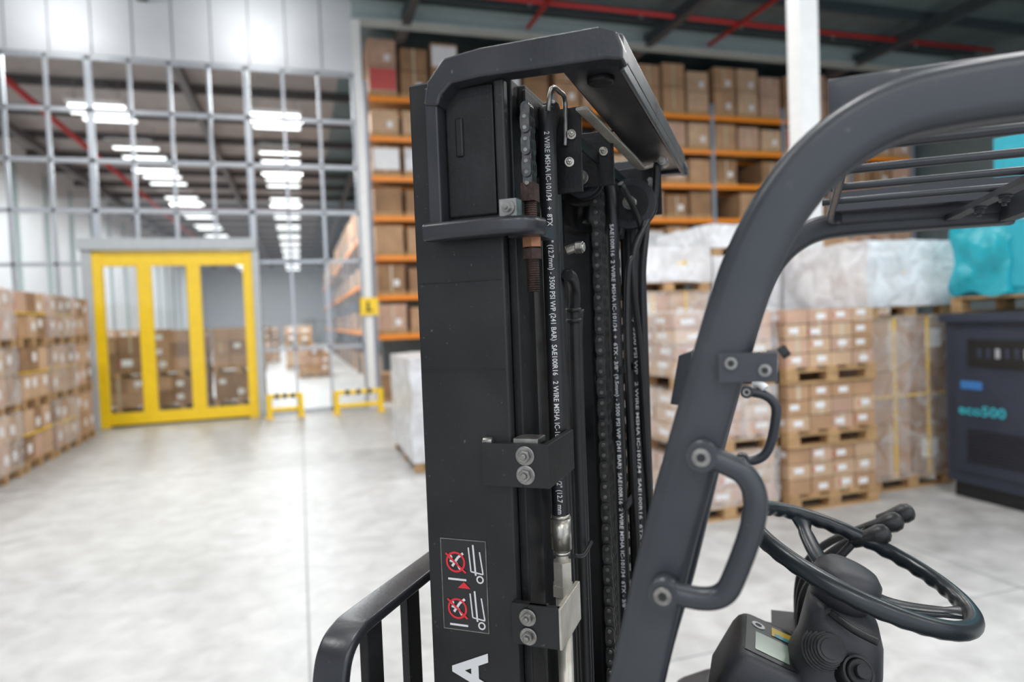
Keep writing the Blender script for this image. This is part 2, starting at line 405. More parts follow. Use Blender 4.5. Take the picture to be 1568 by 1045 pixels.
stack('wrapped_pallet',4.15,6.2,1.05,1.1,[(3,3,3,.34),(2,3,3,.33,'wrapw'),(2,2,1,.2,'wrapw')],cards=['card4','card2'],film='wrapc')
stack('pallet_of_boxes',6.4,7.7,1.1,1.0,[(3,3,3,.3),(3,3,2,.35),(3,3,2,.33)],cards=['card1','card3'],film=None,lab=.8)
stack('pallet_of_boxes',7.7,8.2,1.1,1.0,[(3,3,3,.3),(3,3,2,.35),(3,3,1,.33)],film='wrapc',lab=.8)
stack('wrapped_pallet',4.97,5.0,1.0,1.1,[(2,2,3,.49,'wrapc'),(2,2,2,.28,'wrapw')],cards=['card1','card3'],lab=.5,straps='yellow')
for i,x in enumerate((-5.6,-4.35,-3.1,-1.9)):  # pallets added beyond the door, standing in for box reflections in its panes
    stack('pallet_of_boxes',x,16.6,1.1,1.0,[(3,2,2,.3),(3,2,3,.3)] if i!=1 else [(3,2,2,.3),(2,2,2,.4)],cards=['card1','card3'],lab=.5)
stack('pallet_of_boxes',-.1,24,1.1,1.0,[(3,2,3,.3)],lab=.6)
stack('pallet_of_boxes',-2.1,36,1.1,1.0,[(3,2,3,.3),(3,2,2,.3)],lab=.6)
for x,y in ((-4.5,40),(-.8,44),(-.6,30),(-3.2,50),(-1.2,56),(-5.4,56),(-.3,50)):
    stack('wrapped_pallet' if x==-.8 else 'pallet_of_boxes',x,y,1.1,1.0,[(2,2,2,.4),(2,2,2,.35)],lab=.5,film='wrapt' if x==-.8 else None)
for y in (19,21.5,24,27,30,34,38,43):
    stack('pallet_of_boxes',-8.2,y,1.1,1.0,[(2,2,2,.4),(2,2,2,.4)],lab=.5)
# ---------------------------------------------------------------- racks
def rack(name,xs,depth,levels,loc,rotz,toph=1.15,cardset=CARDS,first=True):
    b=MB()
    zt=levels[-1]+.3
    for x in xs:
        for yy in (0,depth-.08):
            b.box(x-.045,x+.045,yy,yy+.08,0,zt,'rackblue'); b.box(x-.07,x+.07,yy-.03,yy+.11,0,.015,'rackblue')
        z=.2
        while z<zt-.9: b.cyl((x,.06,z),(x,depth-.05,z+.8),.015,'rackblue',n=6); b.cyl((x,depth-.05,z+.8),(x,.06,z+.85),.015,'rackblue',n=6); z+=.9
    for i in range(len(xs)-1):
        xa,xb=xs[i]+.045,xs[i+1]-.045
        for li,z in enumerate([0]+levels):
            if li:
                for yy in (.0,depth-.05): b.box(xa,xb,yy,yy+.05,z-.11,z-.0,'orange')
                b.box(xa,xb,.05,depth-.05,z-.04,z-.02,'wood')
            hmax=(levels[li]-z-.17) if li<len(levels) else toph
            n=int((xb-xa)/.53); bw=(xb-xa)/n
            for k in range(n):
                if random.random()<.05: continue
                hh=min(hmax,random.choice([.58,.62,.66]))
                rows=1
                if li==len(levels): rows=2
                c=random.choice(cardset)
                b.box(xa+k*bw+.02,xa+(k+1)*bw-.03,.03,depth-.08,z+.001,z+.1,'wood')
                for r in range(rows):
                    X0=xa+k*bw+.045;X1=xa+(k+1)*bw-.05;Z0=z+.1+r*(hh-.08);Z1=Z0+hh-.1
                    b.box(X0,X1,.02,depth-.1,Z0,Z1,c)
                    cx=(X0+X1)/2
                    if random.random()<.55: b.box(cx-.02,cx+.02,.014,.02,Z0,Z1,'tape')
                    if random.random()<.55: b.box(cx+.05,cx+.17,.012,.02,Z0+.1,Z0+.24,'label')
                    if random.random()<.08: b.box(X0+.02,X1-.02,.01,.02,Z0+.05,Z1-.05,random.choice(['labelred','label','wrapw']))
    return b.build(name,loc=loc,rotz=rotz)
LV=[1.49,2.36,3.23,4.10,4.97,5.84,6.71]
rack('pallet_rack',[0,2.17,4.34,6.51,8.68,10.85,13.02,15.2],1.1,LV,(1.60,15.2,0),0,1.15)
rack('pallet_rack',[0,2.7,5.4,8.1,10.8,13.5,16.2],1.1,[1.5,3.0,4.5],(3.0,22,0),math.pi/2)
rack('pallet_rack',[0,2.7,5.4,8.1,10.8,13.5],1.1,[1.5,3.0,4.5],(3.0,42,0),math.pi/2)
b=MB(); b.box(-9.2,-9,14.6,76,0,CZ,'wallwhite')
y=15
while y<75: b.box(-9,-8.88,y,y+.16,0,CZ-.6,'beam'); y+=3
b.build('wall_hall_left')
def barrier(x,y,w):
    b=MB()
    for xx in (x,x+w): b.box(xx-.05,xx+.05,y-.05,y+.05,0,.46,'yellow'); b.box(xx-.1,xx+.1,y-.1,y+.1,0,.015,'yellow')
    b.cyl((x,y,.42),(x+w,y,.42),.045,'yellow'); b.cyl((x,y,.16),(x+w,y,.16),.045,'yellow')
    for i in range(3): xx=x+w*(.25+.25*i); b.box(xx-.04,xx+.04,y-.048,y+.048,.372,.468,'black')
    b.build('crash_barrier',bevel=.006)
barrier(-.62,13.85,.58); barrier(.62,13.7,.85)
b=MB(); b.box(1.2,1.56,14.2,14.23,1.92,2.28,'yellow'); b.box(1.33,1.38,14.19,14.2,2.0,2.2,'black'); b.box(1.3,1.45,14.19,14.2,2.0,2.03,'black')
b.build('warning_sign')
# ---------------------------------------------------------------- machines on the right
b=MB()
b.box(5.56,6.9,2.5,4.72,.14,1.60,'machdark'); b.box(5.6,6.86,2.54,4.68,.0,.14,'black')
b.box(5.50,6.92,2.48,4.74,1.57,1.64,'machdark')
b.box(5.535,5.56,2.6,3.6,.25,1.5,'machdark'); b.box(5.535,5.56,3.65,4.62,.25,1.5,'machdark')
b.box(5.52,5.536,3.90,4.48,1.18,1.42,'black')
for i in range(6): b.box(5.515,5.522,3.95+.08*i,3.99+.08*i,1.26,1.34,'alu' if i%3==0 else 'machdark')
for i in range(10): b.box(5.525,5.537,3.75,4.5,.35+.03*i,.36+.03*i,'black')
b.box(5.53,5.535,4.36,4.56,.98,1.05,'blue'); b.box(5.52,5.545,3.7,3.74,1.0,1.12,'black')
b.build('air_compressor',bevel=.01)
tv,tf=textverts('eco500',.12,1.2,.003)
me=MB(); me.add([(5.528,4.58-x,.76+y) for x,y in tv],tf,'tealprint'); t=me.build('compressor_lettering',parent=bpy.data.objects['air_compressor'])
b=MB(); pallet(b,5.6,2.4,1.645,1.2,2.3)
b.box(5.62,6.8,2.45,4.3,1.79,3.1,'teal'); b.box(5.6,5.625,2.5,3.3,1.85,3.0,'teal'); b.box(5.6,5.625,3.35,4.2,1.85,3.0,'teal')
b.box(5.585,5.6,3.5,3.56,2.3,2.5,'black'); b.box(5.59,5.602,3.8,4.1,2.4,2.6,'label')
filmbox(b,5.58,6.84,4.15,4.66,1.79,2.45,'wrapt',.03)
b.build('turquoise_cabinet',bevel=.008)

# ================================================================= FORKLIFT
yaw=math.atan(324/1045)
Rv=Vector((math.cos(yaw),-math.sin(yaw),0)); Cv=Vector((math.sin(yaw),math.cos(yaw),0))
Lv=(Rv*.3465+Cv*.938).normalized()
FL=bpy.data.objects.new('forklift',None); COL.objects.link(FL)
FL.location=tuple(Lv*1.05); FL.rotation_euler[2]=math.atan2(Lv.y,Lv.x)
class FB(MB):
    def build(s,name,bevel=0,seg=2):
        s.v=[(v[0]-1.05,v[1],v[2]) for v in s.v]
        return MB.build(s,name,parent=FL,bevel=bevel,seg=seg)
def bolt(b,p,ax,r,h,k='steel'):
    p=Vector(p);a=Vector(ax).normalized()
    b.cyl(p,p+a*h*.25,r*1.5,k,n=20); b.cyl(p+a*h*.25,p+a*h,r,k,n=6,smooth=False); b.cyl(p+a*h,p+a*h*1.5,r*.5,k,n=12)
def side(sgn_near,s): return s if sgn_near else 2.1-s
b=FB()
for nr in (1,0):
    def bx(s0,s1,*a):
        q=sorted((side(nr,s0),side(nr,s1))); b.box(q[0],q[1],*a)
    bx(.74,.756,.279,.394,.05,2.035,'mast'); bx(.756,.80,.285,.30,.05,2.035,'mast'); bx(.756,.80,.379,.394,.05,2.035,'mast')
b.box(.756,1.344,.385,.40,.10,.35,'mast'); b.box(.756,1.344,.381,.394,1.93,2.0,'mast')
b.build('mast_outer_rails',bevel=.003)
b=FB()
for nr in (1,0):
    def bx(s0,s1,*a):
        q=sorted((side(nr,s0),side(nr,s1))); b.box(q[0],q[1],*a)
    bx(.775,.787,.280,.378,.08,2.03,'mast2'); bx(.760,.82,.270,.282,.08,2.03,'mast2'); bx(.765,.82,.366,.379,.08,2.03,'mast2')
    bx(.845,.86,.30,.372,.08,2.0,'mast2')
b.box(.80,1.30,.30,.33,1.90,1.99,'mast2'); b.box(.80,1.30,.34,.36,.6,1.1,'mast2'); b.box(.80,1.30,.345,.365,1.5,1.58,'mast2')
b.box(.787,1.313,.262,.37,1.992,2.030,'mast2')
b.build('mast_inner_rails',bevel=.002)
b=FB()
for s_ in (.825,1.275): b.cyl((s_,.325,.12),(s_,.325,1.70),.022,'mast2',n=24); b.cyl((s_,.325,1.70),(s_,.325,1.95),.013,'steel'); b.cyl((s_,.325,1.68),(s_,.325,1.72),.026,'mast2')
b.cyl((1.05,.33,.15),(1.05,.33,1.90),.036,'mast2',n=28); b.cyl((.93,.33,.15),(.93,.33,1.78),.018,'mast2')
b.build('lift_cylinders')
b=FB()
for nr in (1,0):
    def bx(s0,s1,*a):
        q=sorted((side(nr,s0),side(nr,s1))); b.box(q[0],q[1],*a)
    bx(.718,.742,.346,.362,1.862,2.020,'guardblk')
    bx(.728,.742,.268,.280,1.862,2.020,'mast')
    bx(.736,.7405,.284,.345,1.87,2.02,'mast2')
    bx(.733,.738,.322,.332,1.94,1.985,'mast2')
b.build('mast_roller_pockets',bevel=.003)
b=FB()
sec=rrect(.028,.023,.007)
b.sweep([(.722,.366,1.853),(.718,.34,1.853),(.716,.29,1.853),(.722,.250,1.853),(.75,.240,1.853)],[(q[1]*.9,q[0]*.85) for q in sec],(0,0,1),'guardblk',res=5)
bolt(b,(.711,.262,1.872),(-1,0,0),.0055,.007,'steel'); b.box(.712,.73,.252,.272,1.862,1.882,'steel')
b.build('mast_tie_bar')
b=FB()
prof=[(.362,2.000),(.356,2.026),(.335,2.049),(.29,2.053),(.155,2.052),(.135,2.043),(.130,2.027),(.130,2.013),(.148,2.017),(.29,2.021),(.326,2.019),(.340,2.007),(.344,1.996)]
b.prism(prof,'x',.715,.742,'guardblk'); b.prism(prof,'x',1.358,1.385,'guardblk')
b.box(.742,1.358,.134,.206,2.024,2.052,'guardblk')
b.box(.742,1.358,.134,.140,2.010,2.026,'guardblk')
b.cyl((.79,.170,2.017),(.79,.170,2.026),.016,'mast2',n=24)
b.build('mast_crown_plate',bevel=.006,seg=3)
b=FB()
sec=rrect(.016,.004,.0015)
b.sweep([(.84,.206,2.008),(.95,.200,2.004),(1.08,.192,1.999),(1.15,.188,1.995),(1.165,.182,1.994),(1.165,.165,1.998),(1.165,.150,2.004)],[(q[1],q[0]) for q in sec],(0,0,1),'tube',res=4)
for p in ((1.165,.150,2.000),(1.30,.19,1.995)): b.cyl(Vector(p)-Vector((.014,0,0)),Vector(p)+Vector((.014,0,0)),.008,'steel',n=12); b.cyl(Vector(p)-Vector((.02,0,0)),Vector(p)+Vector((.02,0,0)),.005,'zinc',n=6)
b.build('crown_stay_rod')
b=FB()
b.box(.775,.86,.258,.262,1.985,2.02,'mast2'); b.box(.87,1.32,.222,.226,1.972,1.99,'mast2'); b.box(.868,.872,.215,.255,1.91,2.02,'mast2')
b.box(1.28,1.284,.17,.26,1.93,2.02,'mast2'); b.box(1.00,1.004,.20,.25,1.94,2.02,'mast2')
b.tube([(.806,.240,2.0),(.806,.234,2.026),(.83,.231,2.029),(.862,.233,2.026),(.864,.236,1.97)],.0032,'steel',res=4)
for p in ((.868,.228,1.985),(.868,.232,1.95),(1.0,.215,1.99)): bolt(b,p,(-1,-.3,0),.0045,.008,'zinc')
for p in ((1.28,.185,1.985),(1.28,.20,1.945)): bolt(b,p,(-1,-.3,0),.006,.01,'steel')
b.tube([(.862,.238,1.835),(.862,.226,1.838),(.862,.214,1.838)],.006,'zinc')
b.cyl((.862,.226,1.838),(.862,.216,1.838),.0085,'steel',n=6,smooth=False)
b.build('hose_brackets',bevel=.001)
def textwrap(b,body,size,c,r,ztop,zbot,k='white'):
    vs,fs=textverts(body,size,1.0,.0001)
    w=max(v[0] for v in vs); sc=(ztop-zbot)/w
    out=[]; cc=Vector((c[0],c[1],0)); tc=-cc.normalized(); rt=Vector((-tc.y,tc.x,0))
    if rt.dot(Vector((.3465,-.938,0)))<0: rt=-rt
    for x,y in vs:
        a=(y-size*.36)/r; p=cc+(tc*math.cos(a)+rt*math.sin(a))*(r+.0012); out.append((p.x,p.y,ztop-x*sc))
    b.add(out,fs,k)
T1='2 WIRE MSHA IC-101/34   +  8TX - 1/2" (12.7mm) - 3500 PSI WP (241 BAR)  SAE100R16   2 WIRE MSHA IC-101/34  +  8TX - 1/2" (12.7 mm'
b=FB()
b.tube([(.862,.268,1.93),(.860,.256,1.99),(.848,.248,2.012),(.836,.247,2.008),(.832,.25,1.985),(.832,.25,1.8),(.832,.25,1.6),(.832,.25,1.46)],.0115,'rubber',n=24,res=6)
textwrap(b,T1,.0084,(.832,.25),.0115,1.98,1.50)
hs=[((1.140,.235),1.965,.0105),((1.215,.215),1.94,.0105),((1.262,.210),1.95,.0105),((1.30,.222),1.95,.011),((1.31,.245),1.95,.011)]
for (s_,t_),zt,r in hs:
    b.tube([(s_,t_+.04,zt-.06),(s_,t_+.028,zt),(s_,t_+.01,zt+.014),(s_,t_,zt-.02),(s_,t_,zt-.2),(s_,t_,1.3),(s_,t_,.7),(s_,t_,.45)],r,'rubber',n=18,res=5)
textwrap(b,'SAE100R16  2 WIRE MSHA IC-101/34  +  6TX - 3/8" (9.5mm) - 3500 PSI WP (241 BAR)  SAE100R16  2 WIRE MSHA IC-101/34  6TX - 3/8"',.008,(1.140,.235),.0105,1.90,1.25)
textwrap(b,'6TX - 3/8" (9.5mm)  3500 PSI WP   2 WIRE MSHA IC-101/34  SAE100R16  6TX - 3/8" (9.5mm)',.007,(1.215,.215),.0105,1.86,1.25)
b.tube([(1.16,.16,2.0),(1.17,.17,1.93),(1.13,.195,1.86),(1.128,.20,1.80),(1.17,.20,1.70),(1.193,.20,1.61),(1.222,.20,1.40),(1.235,.20,1.25),(1.24,.2,.6)],.0058,'rubber',n=12)
b.tube([(1.10,.21,1.96),(1.155,.19,1.90),(1.13,.196,1.85),(1.115,.205,1.82),(1.11,.21,1.70),(1.13,.21,1.5),(1.15,.21,1.25),(1.15,.21,.6)],.005,'rubber',n=12)
b.tube([(1.22,.19,1.97),(1.20,.188,1.90),(1.19,.196,1.80),(1.21,.20,1.6),(1.23,.2,1.3),(1.23,.2,.6)],.007,'rubber',n=12)
b.tube([(.93,.25,.5),(.93,.25,1.3),(.93,.25,1.70),(.925,.246,1.775),(.90,.242,1.80),(.875,.242,1.805)],.0080,'mast',n=16)
b.tube([(.965,.255,.5),(.965,.255,1.3),(.965,.255,1.68),(.96,.25,1.76)],.0075,'rubber',n=16)
b.tube([(.895,.262,.5),(.895,.262,1.3),(.895,.262,1.9),(.895,.26,1.96)],.010,'rubber',n=16)
for z in (1.74,1.755): b.cyl((.93,.25,z),(.93,.25,z+.006),.011,'mast',n=16)
b.tube([(.842,.236,1.44),(.87,.232,1.432),(.93,.236,1.43)],.003,'rubber')
for z in (1.65,1.42): b.box(1.12,1.30,.222,.226,z,z+.012,'mast')
b.build('hydraulic_hoses')
b=FB()
b.cyl((.832,.25,1.452),(.832,.25,1.492),.0130,'zinc',n=24); b.cyl((.832,.25,1.492),(.832,.25,1.497),.0130,'zinc',r1=.0115,n=24)
b.cyl((.832,.25,1.43),(.832,.25,1.452),.008,'tube'); b.cyl((.832,.25,1.405),(.832,.25,1.436),.0128,'tube',n=6,smooth=False)
b.cyl((.832,.25,1.392),(.832,.25,1.406),.0145,'tube',n=6,smooth=False); b.cyl((.832,.25,.5),(.832,.25,1.395),.0098,'tube',n=20)
b.cyl((.832,.25,1.445),(.832,.25,1.449),.011,'zinc')
b.build('hose_fittings')
def chain(b,s_,t_,z0,z1,w=.017,pitch=.0127,k='chain',kp='steel'):
    n=int((z1-z0)/pitch); hr=pitch*.44
    for i in range(n):
        z=z0+i*pitch
        offs=([-1,-.36,.36,1] if i%2 else [-.68,0,.68])
        for o in offs:
            x=s_+o*w/2; pts=[]
            for a in range(6): pts.append((t_+hr*math.cos(math.radians(a*36)),z+pitch+hr*math.sin(math.radians(a*36))))
            for a in range(6): pts.append((t_+hr*math.cos(math.radians(180+a*36)),z+hr*math.sin(math.radians(180+a*36))))
            b.prism(pts,'x',x-.0012,x+.0012,k)
        b.cyl((s_-w/2-.002,t_,z),(s_+w/2+.002,t_,z),pitch*.18,kp,n=8)
b=FB()
chain(b,.762,.252,1.905,2.004,w=.020,pitch=.0127); chain(b,1.062,.240,1.15,1.965,w=.034,pitch=.0165); chain(b,1.175,.238,1.15,1.93,w=.018,pitch=.0145)
b.cyl((1.05,.272,1.96),(1.09,.272,1.96),.034,'mast',n=32)
def sheave(s_,t_,z_,R):
    b.cyl((s_-.012,t_,z_),(s_-.008,t_,z_),R,'guardblk',n=40); b.cyl((s_-.008,t_,z_),(s_+.008,t_,z_),R*.86,'mast2',n=40); b.cyl((s_+.008,t_,z_),(s_+.012,t_,z_),R,'guardblk',n=40)
    b.cyl((s_-.013,t_,z_),(s_-.0125,t_,z_),R*.72,'mast2',n=40); b.cyl((s_-.024,t_,z_),(s_+.024,t_,z_),.011,'steel',n=20); b.cyl((s_-.028,t_,z_),(s_-.024,t_,z_),.007,'zinc',n=6)
sheave(1.165,.205,1.935,.042)
sheave(1.02,.250,1.955,.028)
b.build('lift_chains')
b=FB()
b.box(.752,.772,.244,.260,1.885,1.906,'rust')
b.cyl((.762,.252,1.78),(.762,.252,1.89),.0070,'rust',n=16)
for i in range(40): z=1.78+i*.0027; b.cyl((.762,.252,z),(.762,.252,z+.0013),.0075,'rust',n=16)
b.cyl((.762,.252,1.832),(.762,.252,1.843),.012,'brass',n=6,smooth=False); b.cyl((.762,.252,1.818),(.762,.252,1.83),.012,'rust',n=6,smooth=False)
b.box(.745,.800,.236,.275,1.843,1.856,'guardblk')
b.build('chain_anchor')
b=FB()
b.box(.727,.7395,.262,.312,1.556,1.606,'mast'); b.box(.727,.735,.236,.262,1.556,1.606,'mast'); b.box(.727,.835,.230,.238,1.556,1.606,'mast')
for z in (1.593,1.571): bolt(b,(.727,.258,z),(-1,0,0),.0075,.007)
b.box(.735,.765,.245,.275,1.604,1.611,'steel'); b.cyl((.735,.30,1.607),(.735,.312,1.607),.005,'steel')
b.box(.729,.7395,.24,.283,1.372,1.42,'mast'); b.box(.727,.735,.224,.262,1.372,1.42,'mast'); b.box(.727,.812,.222,.228,1.372,1.42,'tube')
for z in (1.406,1.384): bolt(b,(.7265,.262,z),(-1,0,0),.0068,.007)
b.build('hose_clamps',bevel=.0015)
b=FB()
X=.7395
def dbox(t0,t1,z0,z1,k,lay=1): b.box(X-.0003*lay-.0002,X,min(t0,t1),max(t0,t1),z0,z1,k)
T=lambda u: .376-u*.060
Z=lambda v: 1.486-v*.112
def R(u0,u1,v0,v1,k,lay): dbox(T(u0),T(u1),Z(v1),Z(v0),k,lay)
R(0,1,0,1,'steel',1); R(.015,.985,.01,.99,'labelblk',2)
def ring(u,v,r0,r1,k,lay):
    n=28; vs=[];fs=[]
    for i in range(n):
        a=2*math.pi*i/n
        for r in (r0,r1): vs.append((X-.0003*lay-.0002,T(u)+r*math.cos(a),Z(v)+r*math.sin(a)))
    for i in range(n): j=(i+1)%n; fs.append((2*i,2*i+1,2*j+1,2*j))
    b.add(vs,fs,k)
def line(pts,w,k,lay):
    for (u0,v0),(u1,v1) in zip(pts[:-1],pts[1:]):
        a=Vector((T(u0),Z(v0)));c=Vector((T(u1),Z(v1)));d=(c-a).normalized();nn=Vector((-d.y,d.x))*w/2
        x=X-.0003*lay-.0002
        b.add([(x,*(a+nn)),(x,*(c+nn)),(x,*(c-nn)),(x,*(a-nn))],[(0,1,2,3)],k)
for vo in (0,.5):
    ring(.33,.25+vo*1.02,.0103,.0128,'redprint',4)
    line([(.12,.16+vo),(.55,.36+vo)],.0024,'redprint',5)
    line([(.25,.30+vo),(.38,.20+vo),(.5,.15+vo)],.003,'white',3); line([(.2,.24+vo),(.35,.26+vo),(.42,.33+vo)],.0025,'white',3); ring(.22,.2+vo,0,.0025,'white',3)
    line([(.62,.08+vo),(.66,.34+vo),(.92,.36+vo),(.86,.12+vo)],.0017,'white',3)
    line([(.72,.05+vo),(.76,.38+vo)],.0022,'white',3); ring(.85,.42+vo,.003,.0048,'white',3)
    line([(.15,.44+vo),(.55,.44+vo)],.0025,'white',3)
b.add([(X-.0016,T(.5),Z(.46)),(X-.0016,T(.36),Z(.53)),(X-.0016,T(.64),Z(.53))],[(0,1,2)],'redprint')
tv,tf=textverts('A',.062,1.0,.002)
mx=max(v[0] for v in tv); my=max(v[1] for v in tv)
b.add([(X-.0006,.321+(y/my)*.046,1.304+(x/mx)*.046) for x,y in tv],tf,'white')
for z in (1.795,1.69): b.box(.7392,.7399,.284,.39,z,z+.0012,'mast2')
b.build('mast_decals')
# overhead guard
b=FB()
sec=rrect(.042,.047,.012)
cen=[(.43,.2),(.32,.6),(.235,.98),(.172,1.2),(.120,1.405),(.086,1.54),(.049,1.665),(.021,1.755),(.003,1.80),(-.020,1.840),(-.051,1.874),(-.095,1.899),(-.15,1.907),(-.25,1.908),(-.45,1.908)]
near=[(.622,t,z) for t,z in cen[1:]]+[(.622,-.9,1.905),(.622,-1.25,1.89),(.622,-1.36,1.85),(.622,-1.40,1.75),(.622,-1.45,1.2),(.622,-1.5,.9)]
b.sweep(near,[(q[0],q[1]) for q in sec],(1,0,0),'guard',res=5)
far=[(1.478,t,z) for t,z in cen[1:-1]]+[(1.478,-.425,1.908)]
b.sweep(far,[(q[0],q[1]) for q in sec],(1,0,0),'guard',res=5)
far2=[(1.478,-.9,1.905),(1.478,-1.25,1.89),(1.478,-1.36,1.85),(1.478,-1.40,1.75),(1.478,-1.45,1.2),(1.478,-1.5,.9)]
b.sweep(far2,[(q[0],q[1]) for q in sec],(1,0,0),'guard',res=5)
b.build('overhead_guard_frame')
b=FB()
rim=[(.650,-1.25),(.650,-.15),(.650,-.112),(.655,-.090),(.672,-.079),(.72,-.080),(1.05,-.100),(1.34,-.116),(1.42,-.124),(1.446,-.138),(1.452,-.17),(1.452,-.425)]
b.sweep([(s_,t_,1.924) for s_,t_ in rim],[(q[1],q[0]) for q in rrect(.012,.038,.005)],(0,0,1),'guard',res=5)
b.box(1.40,1.478,-.425,-.125,1.925,1.960,'guard')
for s_ in (.80,.93,1.06,1.20): b.cyl((s_,-1.25,1.915),(s_,-.092,1.915),.0055,'guard',n=12)
b.box(.64,1.46,-.335,-.315,1.898,1.907,'guard'); b.box(.64,1.46,-1.24,-1.2,1.895,1.907,'guard')
b.box(.64,1.46,-.425,-.40,1.89,1.93,'guard'); b.box(.64,1.46,-.92,-.895,1.89,1.93,'guard')
for s_ in (1.16,1.28): bolt(b,(s_,-.325,1.898),(0,0,-1),.007,.01,'guard')
b.build('overhead_guard_roof',bevel=.003)
def handle(name,s_face,pts,r,out):
    b=FB()
    b.tube([(s_face-out if 0<i<len(pts)-1 else s_face-out*.9,t,z) for i,(t,z) in enumerate(pts)],r,'guard',n=18,res=7)
    for t,z in (pts[0],pts[-1]):
        b.cyl((s_face+.005,t,z),(s_face-out-.010,t,z),.0125,'guard',n=22); b.cyl((s_face-out-.010,t,z),(s_face-out-.0125,t,z),.0075,'steel',n=20); b.cyl((s_face-out-.0126,t,z),(s_face-out-.0129,t,z),.004,'black',n=6)
    b.build(name)
handle('grab_handle_front',.601,[(.051,1.629),(.036,1.624),(.018,1.614),(.010,1.596),(.013,1.57),(.027,1.53),(.037,1.512),(.055,1.506),(.086,1.509)],.0098,.012)
handle('grab_handle_rear',1.452,[(.035,1.585),(.0,1.577),(-.018,1.556),(-.016,1.52),(-.006,1.478),(.008,1.455),(.030,1.445),(.047,1.447)],.0095,.012)
b=FB()
b.box(.590,.601,-.002,.036,1.690,1.714,'guard'); b.box(.590,.63,-.010,-.002,1.69,1.714,'guard')
for t_,z_ in ((.026,1.706),(.0,1.700)): b.cyl((.590,t_,z_),(.586,t_,z_),.005,'steel',n=18); b.cyl((.5858,t_,z_),(.5855,t_,z_),.003,'black',n=6)
b.cyl((.600,-.012,1.712),(.600,-.018,1.716),.005,'black',n=12)
b.tube([(1.452,.02,1.60),(1.445,.01,1.60),(1.44,.0,1.59)],.009,'label'); b.tube([(1.45,.012,1.66),(1.44,-.002,1.64),(1.445,.008,1.61),(1.45,.015,1.58)],.0035,'rubber')
b.prism([(.185,1.56),(.165,1.66),(.14,1.668),(.132,1.60),(.15,1.555)],'x',1.43,1.50,'guard')
b.build('guard_brackets',bevel=.002)
b=FB()
sec=rrect(.014,.044,.004)
def arm(a): return [(a,.47,.55),(a,.47,1.2),(a,.47,1.30),(a+.004,.47,1.345),(a+.016,.47,1.374),(a+.042,.47,1.388),(a+.10,.47,1.391)]
pth=arm(.634)+[(1.05,.47,1.391)]+[(2.1-p[0],p[1],p[2]) for p in arm(.634)[::-1]]
b.sweep(pth,[(q[1],q[0]) for q in sec],(0,1,0),'guardblk',res=5)
for s_ in (.72,.82,.93,1.04,1.15,1.26,1.37): b.box(s_-.018,s_+.018,.462,.474,.5,1.386,'mast')
b.box(.6,1.5,.455,.485,.48,.56,'mast'); b.box(.6,1.5,.43,.47,.10,.20,'mast'); b.box(.6,1.5,.43,.47,.42,.52,'mast')
b.box(.85,.9,.39,.47,.1,.55,'mast'); b.box(1.2,1.25,.39,.47,.1,.55,'mast')
b.build('load_backrest',bevel=.002)
b=FB()
for s_ in (.80,1.30):
    b.prism([(.485,.55),(.485,.03),(1.55,.015),(1.55,.022),(.525,.07),(.52,.55)],'x',s_-.055,s_+.055,'mast')
b.build('forks',bevel=.003)
b=FB()
b.prism([(.26,.25),(.26,.55),(.20,.95),(.12,.99),(.08,.97),(.05,.55),(.0,.45),(-.55,.45),(-.55,.25)],'x',.60,1.50,'guard')
b.prism([(-.55,.2),(-.52,.80),(-.62,.86),(-1.2,.88),(-1.45,.95),(-1.62,.85),(-1.68,.5),(-1.62,.15),(-.6,.15)],'x',.58,1.52,'guard')
b.build('chassis',bevel=.02,seg=3)
b=FB()
b.prism([(-.62,.86),(-.60,.98),(-1.05,.94),(-1.08,.86)],'x',.83,1.27,'seat'); b.prism([(-1.0,.94),(-1.13,1.36),(-1.22,1.34),(-1.12,.9)],'x',.85,1.25,'seat')
b.build('seat',bevel=.04,seg=4)
b=FB()
for s0,s1,t_,r in ((.55,.70,.14,.23),(1.40,1.55,.14,.23),(.98,1.12,-1.3,.19)):
    b.cyl((s0,t_,r),(s1,t_,r),r,'tyre',n=40); b.cyl((s0-.005,t_,r),(s1+.005,t_,r),r*.6,'label',n=30)
b.build('wheels',bevel=.008)
b=FB()
b.prism([(.05,.95),(.045,1.16),(.02,1.22),(-.14,1.17),(-.12,.9)],'x',.90,1.24,'dash')
b.build('dash_cowl',bevel=.02,seg=4)
tilt=math.radians(22)
wc=Vector((1.055,-.112,1.388)); wn=Vector((0,-math.sin(tilt),math.cos(tilt))); wu=Vector((0,math.cos(tilt),math.sin(tilt))); ws=Vector((1,0,0))
def W(u,s_,h=0): return wc+wu*u+ws*s_+wn*h
b=FB()
Rw=.149
NN=216; rings=[]
for i in range(NN):
    a=2*math.pi*i/NN; c=W(Rw*math.cos(a),Rw*math.sin(a)); rad=(c-wc).normalized()
    rr=[]
    for j in range(16):
        q=2*math.pi*j/16
        under=max(0,-math.sin(q)*.8-math.cos(q)*.6)
        rr.append(c+(rad*math.cos(q)+wn*math.sin(q))*(.0122-.0022*under*(.5+.5*math.cos(a*36))))
    rings.append(rr)
b.loft(rings,'wheelblk',closed=True,caps=False)
for ang in (180,62,-62):
    a=math.radians(ang); c,sn=math.cos(a),math.sin(a)
    pts=[W(.025*c,.025*sn,-.035),W(.065*c,.065*sn,-.034),W(.115*c,.115*sn,-.018),W((Rw-.004)*c,(Rw-.004)*sn,-.002)]
    pts=smooth_path(pts,5,False); rg=[]
    tang=(wu*(-sn)+ws*c)
    for i,p in enumerate(pts):
        wd=.020-.009*i/len(pts) if i<len(pts)-5 else .012+.003*(i-len(pts)+5)
        rg.append([p+tang*(wd*math.cos(2*math.pi*j/14))+wn*(.0065*math.sin(2*math.pi*j/14)) for j in range(14)])
    b.loft(rg,'wheelblk')
prev=[]
